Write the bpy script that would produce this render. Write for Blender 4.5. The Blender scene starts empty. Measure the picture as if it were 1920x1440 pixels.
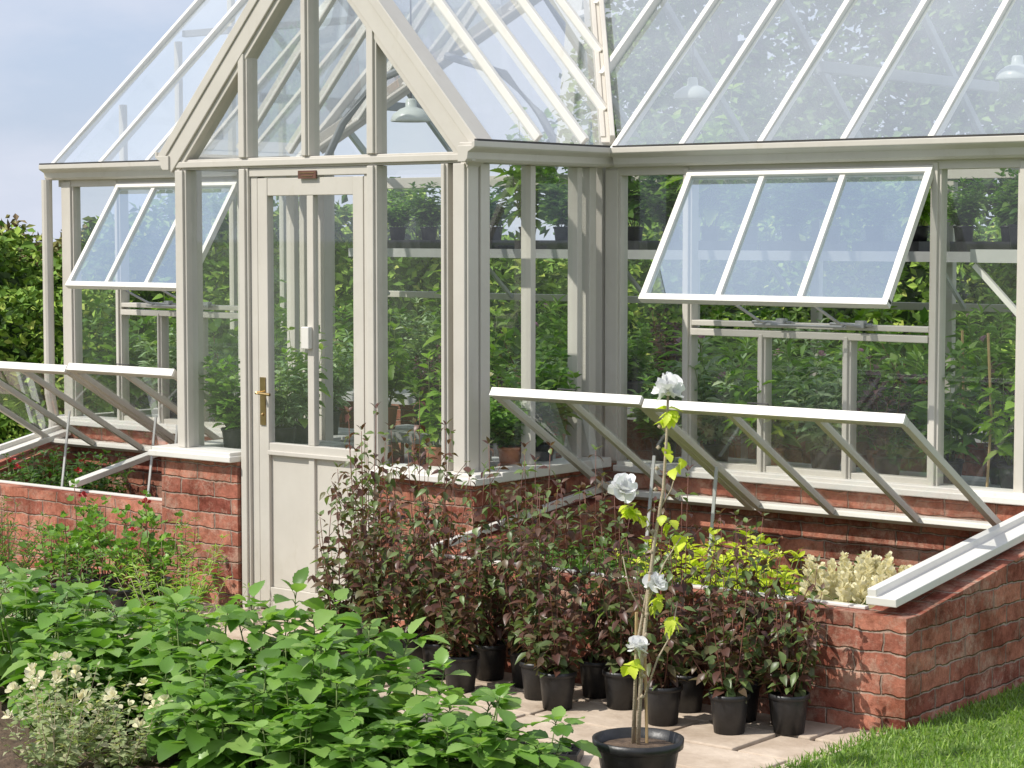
import bpy, math, random
import numpy as np
from mathutils import Vector, Matrix
R=random.Random(7)
sc=bpy.context.scene
col=sc.collection
# ------------------------------------------------------------------ materials
def nt(name):
    m=bpy.data.materials.new(name); m.use_nodes=True
    t=m.node_tree; t.nodes.clear()
    o=t.nodes.new('ShaderNodeOutputMaterial')
    return m,t,o
def N(t,ty,**kw):
    n=t.nodes.new(ty)
    for k,v in kw.items():
        if k in n.inputs: n.inputs[k].default_value=v
        else: setattr(n,k,v)
    return n
def c4(c): return (c[0],c[1],c[2],1)
def ramp(t,stops):
    r=t.nodes.new('ShaderNodeValToRGB'); e=r.color_ramp.elements
    while len(e)<len(stops): e.new(.5)
    for i,(p,c) in enumerate(stops):
        e[i].position=p; e[i].color=c4(c)
    return r
def L(t,a,b): t.links.new(a,b)
def simple(name,c1,c2,rough=.5,scale=6,bump=.0,metal=0,detail=6,bscale=None):
    m,t,o=nt(name); p=N(t,'ShaderNodeBsdfPrincipled',Roughness=rough,Metallic=metal)
    tc=N(t,'ShaderNodeTexCoord'); n=N(t,'ShaderNodeTexNoise',Scale=scale,Detail=detail,Roughness=.65)
    L(t,tc.outputs['Object'],n.inputs['Vector'])
    r=ramp(t,[(.3,c1),(.7,c2)]); L(t,n.outputs['Fac'],r.inputs['Fac']); L(t,r.outputs['Color'],p.inputs['Base Color'])
    if bump:
        n2=N(t,'ShaderNodeTexNoise',Scale=bscale or scale*6,Detail=4)
        L(t,tc.outputs['Object'],n2.inputs['Vector'])
        b=N(t,'ShaderNodeBump',Strength=bump,Distance=.01); L(t,n2.outputs['Fac'],b.inputs['Height']); L(t,b.outputs['Normal'],p.inputs['Normal'])
    L(t,p.outputs['BSDF'],o.inputs['Surface']); return m
def leafm(name,stops,trans=.3,rough=.45,spec=.4,tint=(1.5,1.7,.7)):
    m,t,o=nt(name); p=N(t,'ShaderNodeBsdfPrincipled',Roughness=rough)
    p.inputs['Specular IOR Level'].default_value=spec
    g=N(t,'ShaderNodeNewGeometry'); r=ramp(t,stops)
    L(t,g.outputs['Random Per Island'],r.inputs['Fac'])
    tc=N(t,'ShaderNodeTexCoord'); n=N(t,'ShaderNodeTexNoise',Scale=9.0,Detail=2)
    L(t,tc.outputs['Object'],n.inputs['Vector'])
    h=N(t,'ShaderNodeHueSaturation'); mr=N(t,'ShaderNodeMapRange')
    mr.inputs['To Min'].default_value=.65 if tint[0]!=1 else .95; mr.inputs['To Max'].default_value=1.4 if tint[0]!=1 else 1.03
    L(t,n.outputs['Fac'],mr.inputs['Value']); L(t,mr.outputs['Result'],h.inputs['Value'])
    L(t,r.outputs['Color'],h.inputs['Color']); L(t,h.outputs['Color'],p.inputs['Base Color'])
    if trans==0:
        L(t,p.outputs['BSDF'],o.inputs['Surface']); return m
    tr=N(t,'ShaderNodeBsdfTranslucent'); mg=N(t,'ShaderNodeMixRGB',blend_type='MULTIPLY'); mg.inputs['Fac'].default_value=1
    mg.inputs['Color2'].default_value=c4(tint)
    L(t,h.outputs['Color'],mg.inputs['Color1']); L(t,mg.outputs['Color'],tr.inputs['Color'])
    mx=N(t,'ShaderNodeMixShader'); mx.inputs[0].default_value=trans
    L(t,p.outputs['BSDF'],mx.inputs[1]); L(t,tr.outputs['BSDF'],mx.inputs[2]); L(t,mx.outputs[0],o.inputs['Surface']); return m
def glassm(name,base=.06,haze=.03,grz=.6,tint=(.96,.98,.97),hz=(.8,.84,.86),gc=(.95,.97,1),lo=.6,hi=1.4):
    m,t,o=nt(name)
    tr=N(t,'ShaderNodeBsdfTransparent'); tr.inputs['Color'].default_value=c4(tint)
    gl=N(t,'ShaderNodeBsdfGlossy',Roughness=.02); gl.inputs['Color'].default_value=c4(gc)
    df=N(t,'ShaderNodeBsdfDiffuse'); df.inputs['Color'].default_value=c4(hz)
    lw=N(t,'ShaderNodeLayerWeight',Blend=.25)
    mr=N(t,'ShaderNodeMapRange'); mr.inputs['To Min'].default_value=base; mr.inputs['To Max'].default_value=grz
    pw=N(t,'ShaderNodeMath',operation='POWER'); pw.inputs[1].default_value=1.5
    L(t,lw.outputs['Facing'],pw.inputs[0]); L(t,pw.outputs[0],mr.inputs['Value'])
    tc=N(t,'ShaderNodeTexCoord'); n=N(t,'ShaderNodeTexNoise',Scale=1.7,Detail=7,Roughness=.6); L(t,tc.outputs['Object'],n.inputs['Vector'])
    m2=N(t,'ShaderNodeMapRange'); m2.inputs['From Min'].default_value=.35; m2.inputs['From Max'].default_value=.7
    m2.inputs['To Min'].default_value=haze*lo; m2.inputs['To Max'].default_value=haze*hi
    L(t,n.outputs['Fac'],m2.inputs['Value'])
    a=N(t,'ShaderNodeMixShader'); b=N(t,'ShaderNodeMixShader')
    L(t,m2.outputs['Result'],a.inputs[0]); L(t,tr.outputs[0],a.inputs[1]); L(t,df.outputs[0],a.inputs[2])
    L(t,mr.outputs['Result'],b.inputs[0]); L(t,a.outputs[0],b.inputs[1]); L(t,gl.outputs[0],b.inputs[2])
    L(t,b.outputs[0],o.inputs['Surface']); return m
def brickm():
    m,t,o=nt('old_red_brick'); p=N(t,'ShaderNodeBsdfPrincipled',Roughness=.95)
    p.inputs['Specular IOR Level'].default_value=.08
    uv=N(t,'ShaderNodeTexCoord')
    nw=N(t,'ShaderNodeTexNoise',Scale=13,Detail=5); L(t,uv.outputs['Object'],nw.inputs['Vector'])
    ad=N(t,'ShaderNodeMixRGB',blend_type='LINEAR_LIGHT'); ad.inputs['Fac'].default_value=.016
    L(t,uv.outputs['UV'],ad.inputs['Color1']); L(t,nw.outputs['Color'],ad.inputs['Color2'])
    b=N(t,'ShaderNodeTexBrick',Scale=1.0)
    b.inputs['Color1'].default_value=(.54,.225,.15,1); b.inputs['Color2'].default_value=(.27,.085,.06,1); b.inputs['Mortar'].default_value=(.40,.31,.25,1)
    b.inputs['Mortar Size'].default_value=.006; b.inputs['Mortar Smooth'].default_value=.8; b.inputs['Brick Width'].default_value=.226; b.inputs['Row Height'].default_value=.075; b.inputs['Bias'].default_value=0
    L(t,ad.outputs['Color'],b.inputs['Vector'])
    n=N(t,'ShaderNodeTexNoise',Scale=20,Detail=9,Roughness=.8); L(t,uv.outputs['Object'],n.inputs['Vector'])
    r=ramp(t,[(.32,(.5,.45,.42)),(.5,(1,1,1)),(.68,(1.4,1.37,1.33))]); L(t,n.outputs['Fac'],r.inputs['Fac'])
    mu=N(t,'ShaderNodeMixRGB',blend_type='MULTIPLY'); mu.inputs['Fac'].default_value=1; L(t,b.outputs['Color'],mu.inputs['Color1']); L(t,r.outputs['Color'],mu.inputs['Color2'])
    n3=N(t,'ShaderNodeTexNoise',Scale=7,Detail=10,Roughness=.85); L(t,uv.outputs['Object'],n3.inputs['Vector'])
    r3=ramp(t,[(.49,(0,0,0)),(.60,(.75,.75,.75))]); L(t,n3.outputs['Fac'],r3.inputs['Fac'])
    mw=N(t,'ShaderNodeMixRGB'); L(t,r3.outputs['Color'],mw.inputs['Fac']); L(t,mu.outputs['Color'],mw.inputs['Color1']); mw.inputs['Color2'].default_value=(.56,.37,.28,1)
    n4=N(t,'ShaderNodeTexNoise',Scale=3.1,Detail=7,Roughness=.75); L(t,uv.outputs['Object'],n4.inputs['Vector'])
    r4=ramp(t,[(.38,(.55,.48,.44)),(.56,(1,1,1))]); L(t,n4.outputs['Fac'],r4.inputs['Fac'])
    mv=N(t,'ShaderNodeMixRGB',blend_type='MULTIPLY'); mv.inputs['Fac'].default_value=1; L(t,mw.outputs['Color'],mv.inputs['Color1']); L(t,r4.outputs['Color'],mv.inputs['Color2'])
    L(t,mv.outputs['Color'],p.inputs['Base Color'])
    ma=N(t,'ShaderNodeMath',operation='MULTIPLY'); ma.inputs[1].default_value=-1.3; L(t,b.outputs['Fac'],ma.inputs[0])
    mb=N(t,'ShaderNodeMath',operation='ADD'); L(t,ma.outputs[0],mb.inputs[0]); L(t,n.outputs['Fac'],mb.inputs[1])
    bp=N(t,'ShaderNodeBump',Strength=.9,Distance=.009); L(t,mb.outputs[0],bp.inputs['Height']); L(t,bp.outputs['Normal'],p.inputs['Normal'])
    L(t,p.outputs['BSDF'],o.inputs['Surface']); return m
def paintm(name,c1,c2):
    m=simple(name,c1,c2,.42,3,.05); t=m.node_tree
    p=[n for n in t.nodes if n.type=='BSDF_PRINCIPLED'][0]; r=[n for n in t.nodes if n.type=='VALTORGB'][0]
    tc=[n for n in t.nodes if n.type=='TEX_COORD'][0]
    mp=N(t,'ShaderNodeMapping'); mp.inputs['Scale'].default_value=(14,14,5); L(t,tc.outputs['Object'],mp.inputs['Vector'])
    n=N(t,'ShaderNodeTexNoise',Scale=1.0,Detail=6,Roughness=.7); L(t,mp.outputs['Vector'],n.inputs['Vector'])
    r2=ramp(t,[(.3,(.8,.77,.7)),(.42,(1,1,1))]); L(t,n.outputs['Fac'],r2.inputs['Fac'])
    mu=N(t,'ShaderNodeMixRGB',blend_type='MULTIPLY'); mu.inputs['Fac'].default_value=.35
    L(t,r.outputs['Color'],mu.inputs['Color1']); L(t,r2.outputs['Color'],mu.inputs['Color2']); L(t,mu.outputs['Color'],p.inputs['Base Color'])
    return m
M={}
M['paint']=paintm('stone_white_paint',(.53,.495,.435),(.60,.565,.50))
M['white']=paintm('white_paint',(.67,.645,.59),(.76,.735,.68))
M['shade']=simple('shelf_grey_paint',(.40,.40,.38),(.5,.5,.48),.5,5,.05)
M['greybar']=simple('grey_bar',(.25,.27,.28),(.33,.35,.36),.5,5,.05)  # plain mid grey, darker than the wall frame paint
M['glass']=glassm('window_glass',.05,.02,.4)
M['roofg']=glassm('dust_sky_haze_roof_glass',.30,.23,.7,(.97,.98,.98),(.78,.83,.82),lo=.8,hi=1.25)  # pale diffuse haze covers real dust plus sky reflection put into the colour
M['awng']=glassm('tilted_vent_glass',.48,.13,.8,hz=(.72,.86,1),gc=(.78,.90,1),lo=.8,hi=1.2)  # bluish haze and gloss tint paint in the sky's reflection
M['lidg']=glassm('cold_frame_glass',.14,.09,.5)
M['brick']=brickm()
M['brass']=simple('aged_brass',(.30,.21,.09),(.45,.33,.16),.35,20,0,1)
M['dark']=simple('black_plastic',(.010,.010,.011),(.03,.03,.032),.42,12,.1)
M['metal']=simple('grey_metal',(.35,.36,.36),(.5,.5,.5),.4,12,0,.7)
M['terra']=simple('terracotta',(.38,.14,.07),(.5,.22,.12),.85,14,.2)
M['soil']=simple('dark_soil',(.05,.032,.02),(.15,.10,.065),.95,22,1.0,bscale=60)
M['enamel']=simple('lamp_enamel',(.6,.66,.62),(.75,.8,.76),.3,5)
M['plaque']=simple('plaque_brown',(.10,.045,.03),(.16,.07,.045),.5,30)
M['rubber']=simple('dark_seal',(.03,.03,.03),(.06,.055,.05),.6,10)
M['stem']=simple('green_stem',(.12,.18,.05),(.22,.28,.09),.6,20)
M['rstem']=simple('red_stem',(.16,.06,.045),(.24,.11,.07),.6,20)
M['bstem']=simple('pale_bark',(.36,.28,.18),(.50,.42,.30),.8,40,.4)
M['bark']=simple('tree_bark',(.07,.05,.035),(.15,.11,.08),.9,8,.6)
M['cane']=simple('bamboo_cane',(.36,.24,.10),(.5,.36,.18),.6,20)
M['dahlia']=leafm('bright_green_leaf',[(0,(.09,.19,.03)),(.5,(.16,.30,.055)),(1,(.27,.41,.11))],.35,.36)
M['green']=leafm('mid_green_leaf',[(0,(.05,.12,.02)),(.5,(.11,.22,.045)),(1,(.2,.31,.08))],.35)
M['dgreen']=leafm('deep_green_leaf',[(0,(.035,.085,.018)),(.5,(.07,.15,.03)),(1,(.13,.22,.06))],.35)
M['darkleaf']=leafm('bronze_purple_leaf',[(0,(.08,.035,.03)),(.3,(.14,.07,.055)),(.5,(.135,.10,.055)),(.7,(.11,.155,.06)),(1,(.18,.25,.09))],.3,.38)
M['purple']=leafm('black_purple_leaf',[(0,(.03,.012,.016)),(1,(.12,.05,.05))],.15)
M['lime']=leafm('lime_leaf',[(0,(.42,.5,.04)),(.6,(.6,.66,.07)),(1,(.72,.72,.14))],.35)
M['ylgreen']=leafm('yellow_green_leaf',[(0,(.15,.27,.035)),(.6,(.25,.40,.06)),(1,(.38,.48,.11))],.35)
M['varieg']=leafm('grey_green_leaf',[(0,(.2,.26,.1)),(.6,(.34,.4,.2)),(1,(.55,.5,.34))],.3)
M['silver']=leafm('silver_green_leaf',[(0,(.17,.27,.13)),(.6,(.3,.42,.24)),(1,(.42,.5,.32))],.25)
M['hedge']=leafm('hedge_leaf',[(0,(.07,.14,.02)),(.5,(.15,.26,.035)),(.85,(.27,.38,.06)),(1,(.38,.42,.09))],0,.6,.2)
M['brownh']=leafm('russet_hedge_leaf',[(0,(.12,.08,.035)),(.5,(.22,.19,.07)),(1,(.30,.32,.10))],0,.6,.2)
M['tree']=leafm('tree_leaf',[(0,(.05,.10,.022)),(.6,(.12,.20,.045)),(1,(.2,.3,.08))],0,.6,.2)
M['petal']=leafm('white_petal',[(0,(.84,.84,.83)),(1,(.90,.90,.89))],.3,tint=(1,1,1))
M['cream']=leafm('cream_petal',[(0,(.86,.80,.50)),(1,(.93,.89,.66))],.4,tint=(1,1,1.001))
M['red']=leafm('red_petal',[(0,(.38,.015,.02)),(1,(.58,.05,.06))],.2,tint=(1,1,1))
M['pink']=leafm('pink_petal',[(0,(.45,.2,.32)),(1,(.65,.45,.55))],.25,tint=(1,1,1))
M['grassb']=leafm('grass_blade',[(0,(.10,.19,.025)),(.5,(.18,.3,.05)),(1,(.3,.4,.09))],.35)
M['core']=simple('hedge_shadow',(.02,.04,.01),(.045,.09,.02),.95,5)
M['lawn']=simple('lawn_turf',(.07,.13,.02),(.15,.22,.045),.9,30,.6)
M['field']=simple('grass_field',(.08,.13,.03),(.16,.2,.06),.95,.6,.3)
M['pave']=simple('sandstone_paving',(.38,.29,.21),(.64,.53,.42),.85,5,.35,bscale=40)
M['joint']=simple('paving_joint',(.10,.085,.06),(.18,.15,.10),.95,20,.3)
M['gravel']=simple('indoor_floor',(.14,.13,.115),(.3,.27,.24),.95,40,.5)
# ------------------------------------------------------------------ mesh builder
def rows_tmpl(ts,ws,fold=.18,droop=.3):
    v=[];f=[]
    for t,w in zip(ts,ws):
        z=-droop*t*t
        v+= [(t,-w,z+fold*w),(t,0,z),(t,w,z+fold*w)]
    for i in range(len(ts)-1):
        a=3*i;b=a+3
        f+=[(a,a+1,b+1,b),(a+1,a+2,b+2,b+1)]
    return np.array(v,float),np.array(f,int)
T={}
T['ovate']=rows_tmpl([0,.12,.35,.6,.82,1],[.02,.27,.5,.42,.2,.005])
T['lance']=rows_tmpl([0,.2,.5,.8,1],[.03,.35,.5,.28,.005],.2,.35)
T['serr']=rows_tmpl([0,.10,.2,.22,.38,.40,.56,.58,.73,.75,.88,1],[.03,.24,.44,.38,.54,.45,.50,.38,.36,.26,.18,.004],.22,.3)
T['broad']=rows_tmpl([0,.08,.2,.22,.38,.40,.56,.58,.73,.75,.9,1],[.03,.26,.47,.43,.56,.50,.55,.46,.43,.34,.18,.004],.2,.28)
T['petal']=rows_tmpl([0,.3,.65,.9,1],[.08,.35,.52,.4,.2],.3,-.15)
T['diam']=(np.array([(0,0,0),(.5,-.5,.06),(1,0,-.1),(.5,.5,.06)],float),np.array([(0,1,2,3)]))
def disc(n=9):
    v=[(.45,0,-.05)];f=[]
    for i in range(n):
        a=2*math.pi*i/n+.35; r=.5*(1 if i%2 else .82)
        v.append((.45+r*math.cos(a)*1.0,r*math.sin(a),.07*((i%2)*2-1)+.05))
    for i in range(n): f.append((0,1+i,1+(i+1)%n,0))
    return np.array(v,float),f
dv,df=disc(10)
T['round']=(dv,np.array([(a,b,c,c) for a,b,c,_ in df]))
class MB:
    def __init__(s): s.v=[];s.f=[];s.m=[];s.lv={}
    def add(s,vs,fs,mi=0):
        o=len(s.v); s.v.extend([tuple(x) for x in vs])
        for f in fs: s.f.append(tuple(o+i for i in f)); s.m.append(mi)
    def box(s,x0,x1,y0,y1,z0,z1,mi=0):
        s.add([(x0,y0,z0),(x1,y0,z0),(x1,y1,z0),(x0,y1,z0),(x0,y0,z1),(x1,y0,z1),(x1,y1,z1),(x0,y1,z1)],
              [(0,3,2,1),(4,5,6,7),(0,1,5,4),(1,2,6,5),(2,3,7,6),(3,0,4,7)],mi)
    def beam(s,p,q,w,h,up=(0,0,1),mi=0):
        p=Vector(p);q=Vector(q);d=(q-p).normalized();u=Vector(up);sd=d.cross(u).normalized();u=sd.cross(d).normalized()
        a=sd*w/2;b=u*h/2
        s.add([p-a-b,p+a-b,p+a+b,p-a+b,q-a-b,q+a-b,q+a+b,q-a+b],[(0,1,2,3),(7,6,5,4),(0,4,5,1),(1,5,6,2),(2,6,7,3),(3,7,4,0)],mi)
    def quad(s,*p,mi=0): s.add(p,[tuple(range(len(p)))],mi)
    def extr(s,prof,p,q,A,B,mi=0):
        p=Vector(p);q=Vector(q);A=Vector(A);B=Vector(B);n=len(prof)
        vs=[p+A*a+B*b for a,b in prof]+[q+A*a+B*b for a,b in prof]
        fs=[(i,(i+1)%n,n+(i+1)%n,n+i) for i in range(n)]+[tuple(range(n))[::-1],tuple(range(n,2*n))]
        s.add(vs,fs,mi)
    def tube(s,pts,rad,n=5,mi=0):
        pts=[Vector(p) for p in pts];o=len(s.v)
        for i,p in enumerate(pts):
            d=(pts[min(i+1,len(pts)-1)]-pts[max(i-1,0)])
            d=d.normalized() if d.length>1e-9 else Vector((0,0,1))
            a=d.orthogonal().normalized();b=d.cross(a);r=rad[i] if isinstance(rad,(list,tuple)) else rad
            for k in range(n):
                t=2*math.pi*k/n; s.v.append(tuple(p+a*(r*math.cos(t))+b*(r*math.sin(t))))
        for i in range(len(pts)-1):
            for k in range(n):
                k2=(k+1)%n; s.f.append((o+i*n+k,o+i*n+k2,o+(i+1)*n+k2,o+(i+1)*n+k)); s.m.append(mi)
        s.f.append(tuple(o+k for k in range(n))[::-1]);s.m.append(mi)
        e=o+(len(pts)-1)*n; s.f.append(tuple(e+k for k in range(n)));s.m.append(mi)
    def lathe(s,c,prof,n=20,mi=0):
        o=len(s.v)
        for r,z in prof:
            for k in range(n):
                t=2*math.pi*k/n; s.v.append((c[0]+r*math.cos(t),c[1]+r*math.sin(t),c[2]+z))
        for i in range(len(prof)-1):
            for k in range(n):
                k2=(k+1)%n; s.f.append((o+i*n+k,o+i*n+k2,o+(i+1)*n+k2,o+(i+1)*n+k)); s.m.append(mi)
    def leaf(s,t,p,d,l,w,mi=1,roll=0):
        s.lv.setdefault((t,mi),[]).append((p[0],p[1],p[2],d[0],d[1],d[2],l,w,roll))
    def flush(s):
        for (t,mi),a in s.lv.items():
            a=np.array(a,float);tv,tf=T[t]
            P=a[:,:3];D=a[:,3:6];D=D/np.maximum(np.linalg.norm(D,axis=1,keepdims=True),1e-9)
            Z=np.zeros_like(D);Z[:,2]=1;Z[:,0]=.01
            S=np.cross(D,Z);S/=np.maximum(np.linalg.norm(S,axis=1,keepdims=True),1e-6);Nn=np.cross(S,D)
            c=np.cos(a[:,8:9]);sn=np.sin(a[:,8:9]);S,Nn=S*c+Nn*sn,Nn*c-S*sn
            l=a[:,6][:,None,None];w=a[:,7][:,None,None]
            V=P[:,None,:]+D[:,None,:]*tv[None,:,0:1]*l+S[:,None,:]*tv[None,:,1:2]*w+Nn[:,None,:]*tv[None,:,2:3]*l
            o=len(s.v);n=len(tv)
            s.v.extend(map(tuple,V.reshape(-1,3).tolist()))
            F=(tf[None]+(np.arange(len(a))*n)[:,None,None]+o).reshape(-1,4).tolist()
            F=[tuple(x) if x[2]!=x[3] else tuple(x[:3]) for x in F]
            s.f.extend(F);s.m.extend([mi]*len(F))
        s.lv={}
    def mesh(s,name,mats,smooth=False,uv=False):
        s.flush()
        me=bpy.data.meshes.new(name);me.from_pydata(s.v,[],s.f)
        for m in mats: me.materials.append(M[m])
        me.polygons.foreach_set('material_index',s.m)
        if smooth: me.polygons.foreach_set('use_smooth',[True]*len(s.f))
        if uv:
            ul=me.uv_layers.new(name='UVMap')
            for p in me.polygons:
                n=p.normal
                for li in p.loop_indices:
                    c=me.vertices[me.loops[li].vertex_index].co
                    if abs(n.z)>.8: u=(c.x,c.y*.5+.03)
                    elif abs(n.x)>abs(n.y): u=(c.y+.11,c.z)
                    else: u=(c.x,c.z)
                    ul.data[li].uv=u
        me.update();return me
    def obj(s,name,mats,parent=None,smooth=False,uv=False,bev=0,label=None):
        o=bpy.data.objects.new(name,s.mesh(name,mats,smooth,uv));col.objects.link(o)
        if parent is not None: par(o,parent)
        if bev:
            b=o.modifiers.new('Bevel','BEVEL');b.width=bev;b.segments=2;b.limit_method='ANGLE'
        if label:o['label']=label
        return o
def par(o,p):   # mesh data is in world coordinates
    o.parent=p
    if p.parent is None and p.type=='EMPTY': o.matrix_parent_inverse=Matrix.Translation(-Vector(p.location))
def thing(name,loc,label,cat,group=None):
    e=bpy.data.objects.new(name,None);e.location=loc;e.empty_display_size=.1;col.objects.link(e)
    e['label']=label;e['category']=cat
    if group:e['group']=group
    return e
def struct(o): o['kind']='structure';return o
# ------------------------------------------------------------------ ground
b=MB();b.quad((-300,-300,0),(300,-300,0),(300,300,0),(-300,300,0));struct(b.obj('ground',['field']))
b=MB();b.quad((-12,5.22,.004),(-3.68,5.22,.004),(-3.68,8.25,.004),(-12,8.25,.004),mi=1)
y=5.24
while y<8.1:
    hh=R.choice([.3,.38,.45]);x=-11.9+R.random()*.2
    while x<-3.72:
        ww=R.choice([.32,.42,.55,.6]);x2=min(x+ww,-3.70)
        if x2-x>.06:
            z=.018+R.uniform(-.003,.003)
            b.box(x+.009,x2-.009,y+.009,y+hh-.009,-.01,z,0)
        x=x2 if x2<-3.71 else 0
    y+=hh
struct(b.obj('paving',['pave','joint'],bev=.006))
b=MB()
nx,ny=150,90
def bedy(x): return 5.68-.5*max(0,min(1,(x+5.0)/.9))
for j in range(ny+1):
    for i in range(nx+1):
        x=-11+7.6*i/nx;y=1.5+(bedy(x)-1.5)*j/ny
        b.v.append((x,y,.028+R.uniform(0,.04)*(0 if j==ny else 1)))
for j in range(ny):
    for i in range(nx):
        a=j*(nx+1)+i;b.f.append((a,a+1,a+nx+2,a+nx+1));b.m.append(0)
struct(b.obj('flower_bed',['soil'],smooth=True))
b=MB();b.box(-3.665,4,1.5,30,-.02,.022+.02);struct(b.obj('lawn',['lawn']))
b=MB()
for i in range(46000):
    x=-3.70+2.1*R.random()**1.15;y=R.uniform(5.2,8.9)
    a=R.uniform(0,6.28);e=R.uniform(.5,1.5)
    if x<-3.63 and y>6.86: continue
    b.leaf('diam',(x,y,.035),(math.cos(a)*math.cos(e),math.sin(a)*math.cos(e),math.sin(e)),R.uniform(.02,.05),.005,0,R.uniform(-1,1))
o=b.obj('grass',['grassb']);o['kind']='stuff'
# ------------------------------------------------------------------ greenhouse
YM=8.28;YP=7.32;XL=-7.72;XR=-5.93;XE=-9.71;XF=-3.84;YB=10.9
ZE=2.14;ZS=.72
tm=math.tan(math.radians(42));tp=math.tan(math.radians(48))
gh=thing('greenhouse',(-6.8,9.0,0),'cream framed glass greenhouse with gabled porch on red brick base','greenhouse')
b=MB()
b.box(XE-.05,XL-.1,YM-.04,YM+.06,0,.68);b.box(XR+.05,XF+.05,YM-.04,YM+.06,0,.68)
b.box(XE-.05,XE+.05,YM+.06,YB,0,.68);b.box(XF-.05,XF+.05,YM+.06,YB,0,.68);b.box(XE-.05,XF+.05,YB,YB+.1,0,.68)
b.box(XL-.1,-7.305,YP-.05,YP+.06,0,.70);b.box(-6.425,XR+.05,YP-.05,YP+.06,0,.70)
b.box(XL-.1,XL,YP+.06,YM+.06,0,.70);b.box(XR-.05,XR+.05,YP+.06,YM+.06,0,.70)
b.obj('brick_base',['brick'],gh,uv=True)
def sill(x0,x1,y0,y1,z=.68):
    b=MB();b.box(x0,x1,y0,y1,z,z+.028);b.box(x0+.012,x1-.012,y0+.012,y1-.002,z+.026,z+.045);b.obj('sill',['white'],gh,bev=.004)
sill(XE-.08,XL-.13,YM-.08,YM+.07);sill(XR+.1,XF+.08,YM-.08,YM+.07)
sill(XL-.14,-7.302,YP-.10,YP+.08,.70);sill(-6.43,XR+.1,YP-.10,YP+.08,.70)
for q in ((XR-.07,XR+.099),(XL-.13,XL+.06)):
    b=MB();b.box(q[0],q[1],YP+.081,YM-.085,.70,.743);b.obj('sill',['white'],gh,bev=.004)
b=MB()
def post(x,y,w=.05,z0=.72,z1=2.05,d=.055):
    b.box(x-w/2,x+w/2,y-d/2,y+d/2,z0,z1)
    b.box(x-w/2+.012,x+w/2-.012,y-d/2-.012,y-d/2+.001,z0+.001,z1-.001)
for x,w in ((-5.87,.09),(-5.465,.05),(-4.25,.05),(XF-.02,.06),(XE+.05,.1),(-9.24,.045),(-8.26,.045),(XL-.06,.08)):
    post(x,YM,w)
for x in (-5.075,-4.655): post(x,YM,.042,.72,1.325)
for x in (-8.91,-8.6): post(x,YM,.036,.72,1.325)
for x0,x1 in ((-5.44,-4.275),(-9.217,-8.283)):
    b.box(x0,x1,YM-.035,YM+.03,1.31,1.34);b.box(x0,x1,YM-.028,YM+.028,1.353,1.377);b.box(x0,x1,YM-.02,YM+.03,.722,.75)
for x0,x1 in ((XR+.02,XF+.04),(XE-.02,XL)):
    b.box(x0,x1,YM-.032,YM+.034,2.02,2.065)
for x,w in ((XL+.035,.075),(-7.265,.06),(-6.47,.06),(XR-.035,.085),(XR-.125,.04)):
    post(x,YP,w,.745 if abs(x+6.87)>.5 else 0,2.055,.07)
for x,w in ((-7.265,.06),(-6.47,.06),(-6.87,.05)):
    zt=ZE+tp*(.925-abs(x+6.825))-.1
    post(x,YP,w,2.105,zt,.07)
b.box(XL,XR,YP-.03,YP+.03,2.056,2.104)
b.box(XL+.01,XR-.01,YP-.045,YP-.031,2.066,2.094)
b.box(-7.234,-6.501,YP-.028,YP+.03,2.018,2.055)
b.box(-7.234,-7.19,YP-.02,YP+.03,0,2.017)
b.box(-6.53,-6.501,YP-.02,YP+.03,0,2.017)
for y,w in ((YP+.07,.06),(7.72,.035),(8.06,.035),(8.16,.05)):
    for X in (XR-.012,XL+.012):
        b.box(X-.028,X+.028,y-w/2,y+w/2,.744,2.055)
b.box(XR-.04,XR+.016,YP+.035,YM-.04,2.056,2.10);b.box(XL-.016,XL+.04,YP+.035,YM-.04,2.056,2.10)
b.box(XR-.06,XR-.0,YM-.03,YM+.03,0,2.14);b.box(XL,XL+.05,YM-.03,YM+.03,0,2.14)
for i in range(8):
    x=XE+.03+(XF-XE-.06)*i/7; b.box(x-.025,x+.025,YB-.02,YB+.03,.68,2.05)
b.box(XE,XF,YB-.015,YB+.03,1.34,1.38);b.box(XE,XF,YB-.03,YB+.04,2.051,2.12)
b.box(XE,XF,YB-.03,YB+.06,.68,.72)
for X in (XE,XF):
    for i in range(1,6):
        y=YM+(YB-YM)*i/6; zt=ZE+tm*((y-YM) if y<9.59 else (YB-y))-.03
        b.box(X-.02,X+.02,y-.016,y+.016,.68,zt)
    b.box(X-.03,X+.03,YM+.03,YB-.03,2.06,2.10);b.box(X-.03,X+.03,YM+.06,YB,.681,.72)
b.obj('wall_frame',['paint'],gh,bev=.003)
def pane(name,quads,mat,parent,label=None):
    b=MB()
    for q in quads:b.quad(*q)
    return b.obj(name,[mat],parent,label=label)
def wq(x0,x1,y,z0,z1): return ((x0,y,z0),(x1,y,z0),(x1,y,z1),(x0,y,z1))
def sq(x,y0,y1,z0,z1): return ((x,y0,z0),(x,y1,z0),(x,y1,z1),(x,y0,z1))
xs=[(-5.825,-5.49),(-4.225,XF-.05),(XE+.1,-9.262),(-8.238,XL-.1)]
for a,c in xs: pane('window_pane',[wq(a,c,YM,.73,2.02)],'glass',gh)
for a,c in ((-5.44,-5.096),(-5.054,-4.676),(-4.634,-4.275),(-9.217,-8.928),(-8.892,-8.618),(-8.582,-8.283)): pane('window_pane',[wq(a,c,YM,.75,1.31)],'glass',gh)
pane('window_pane',[wq(XL+.072,-7.295,YP,.745,2.056)],'glass',gh)
pane('window_pane',[wq(-6.44,XR-.145,YP,.745,2.056)],'glass',gh)
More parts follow.
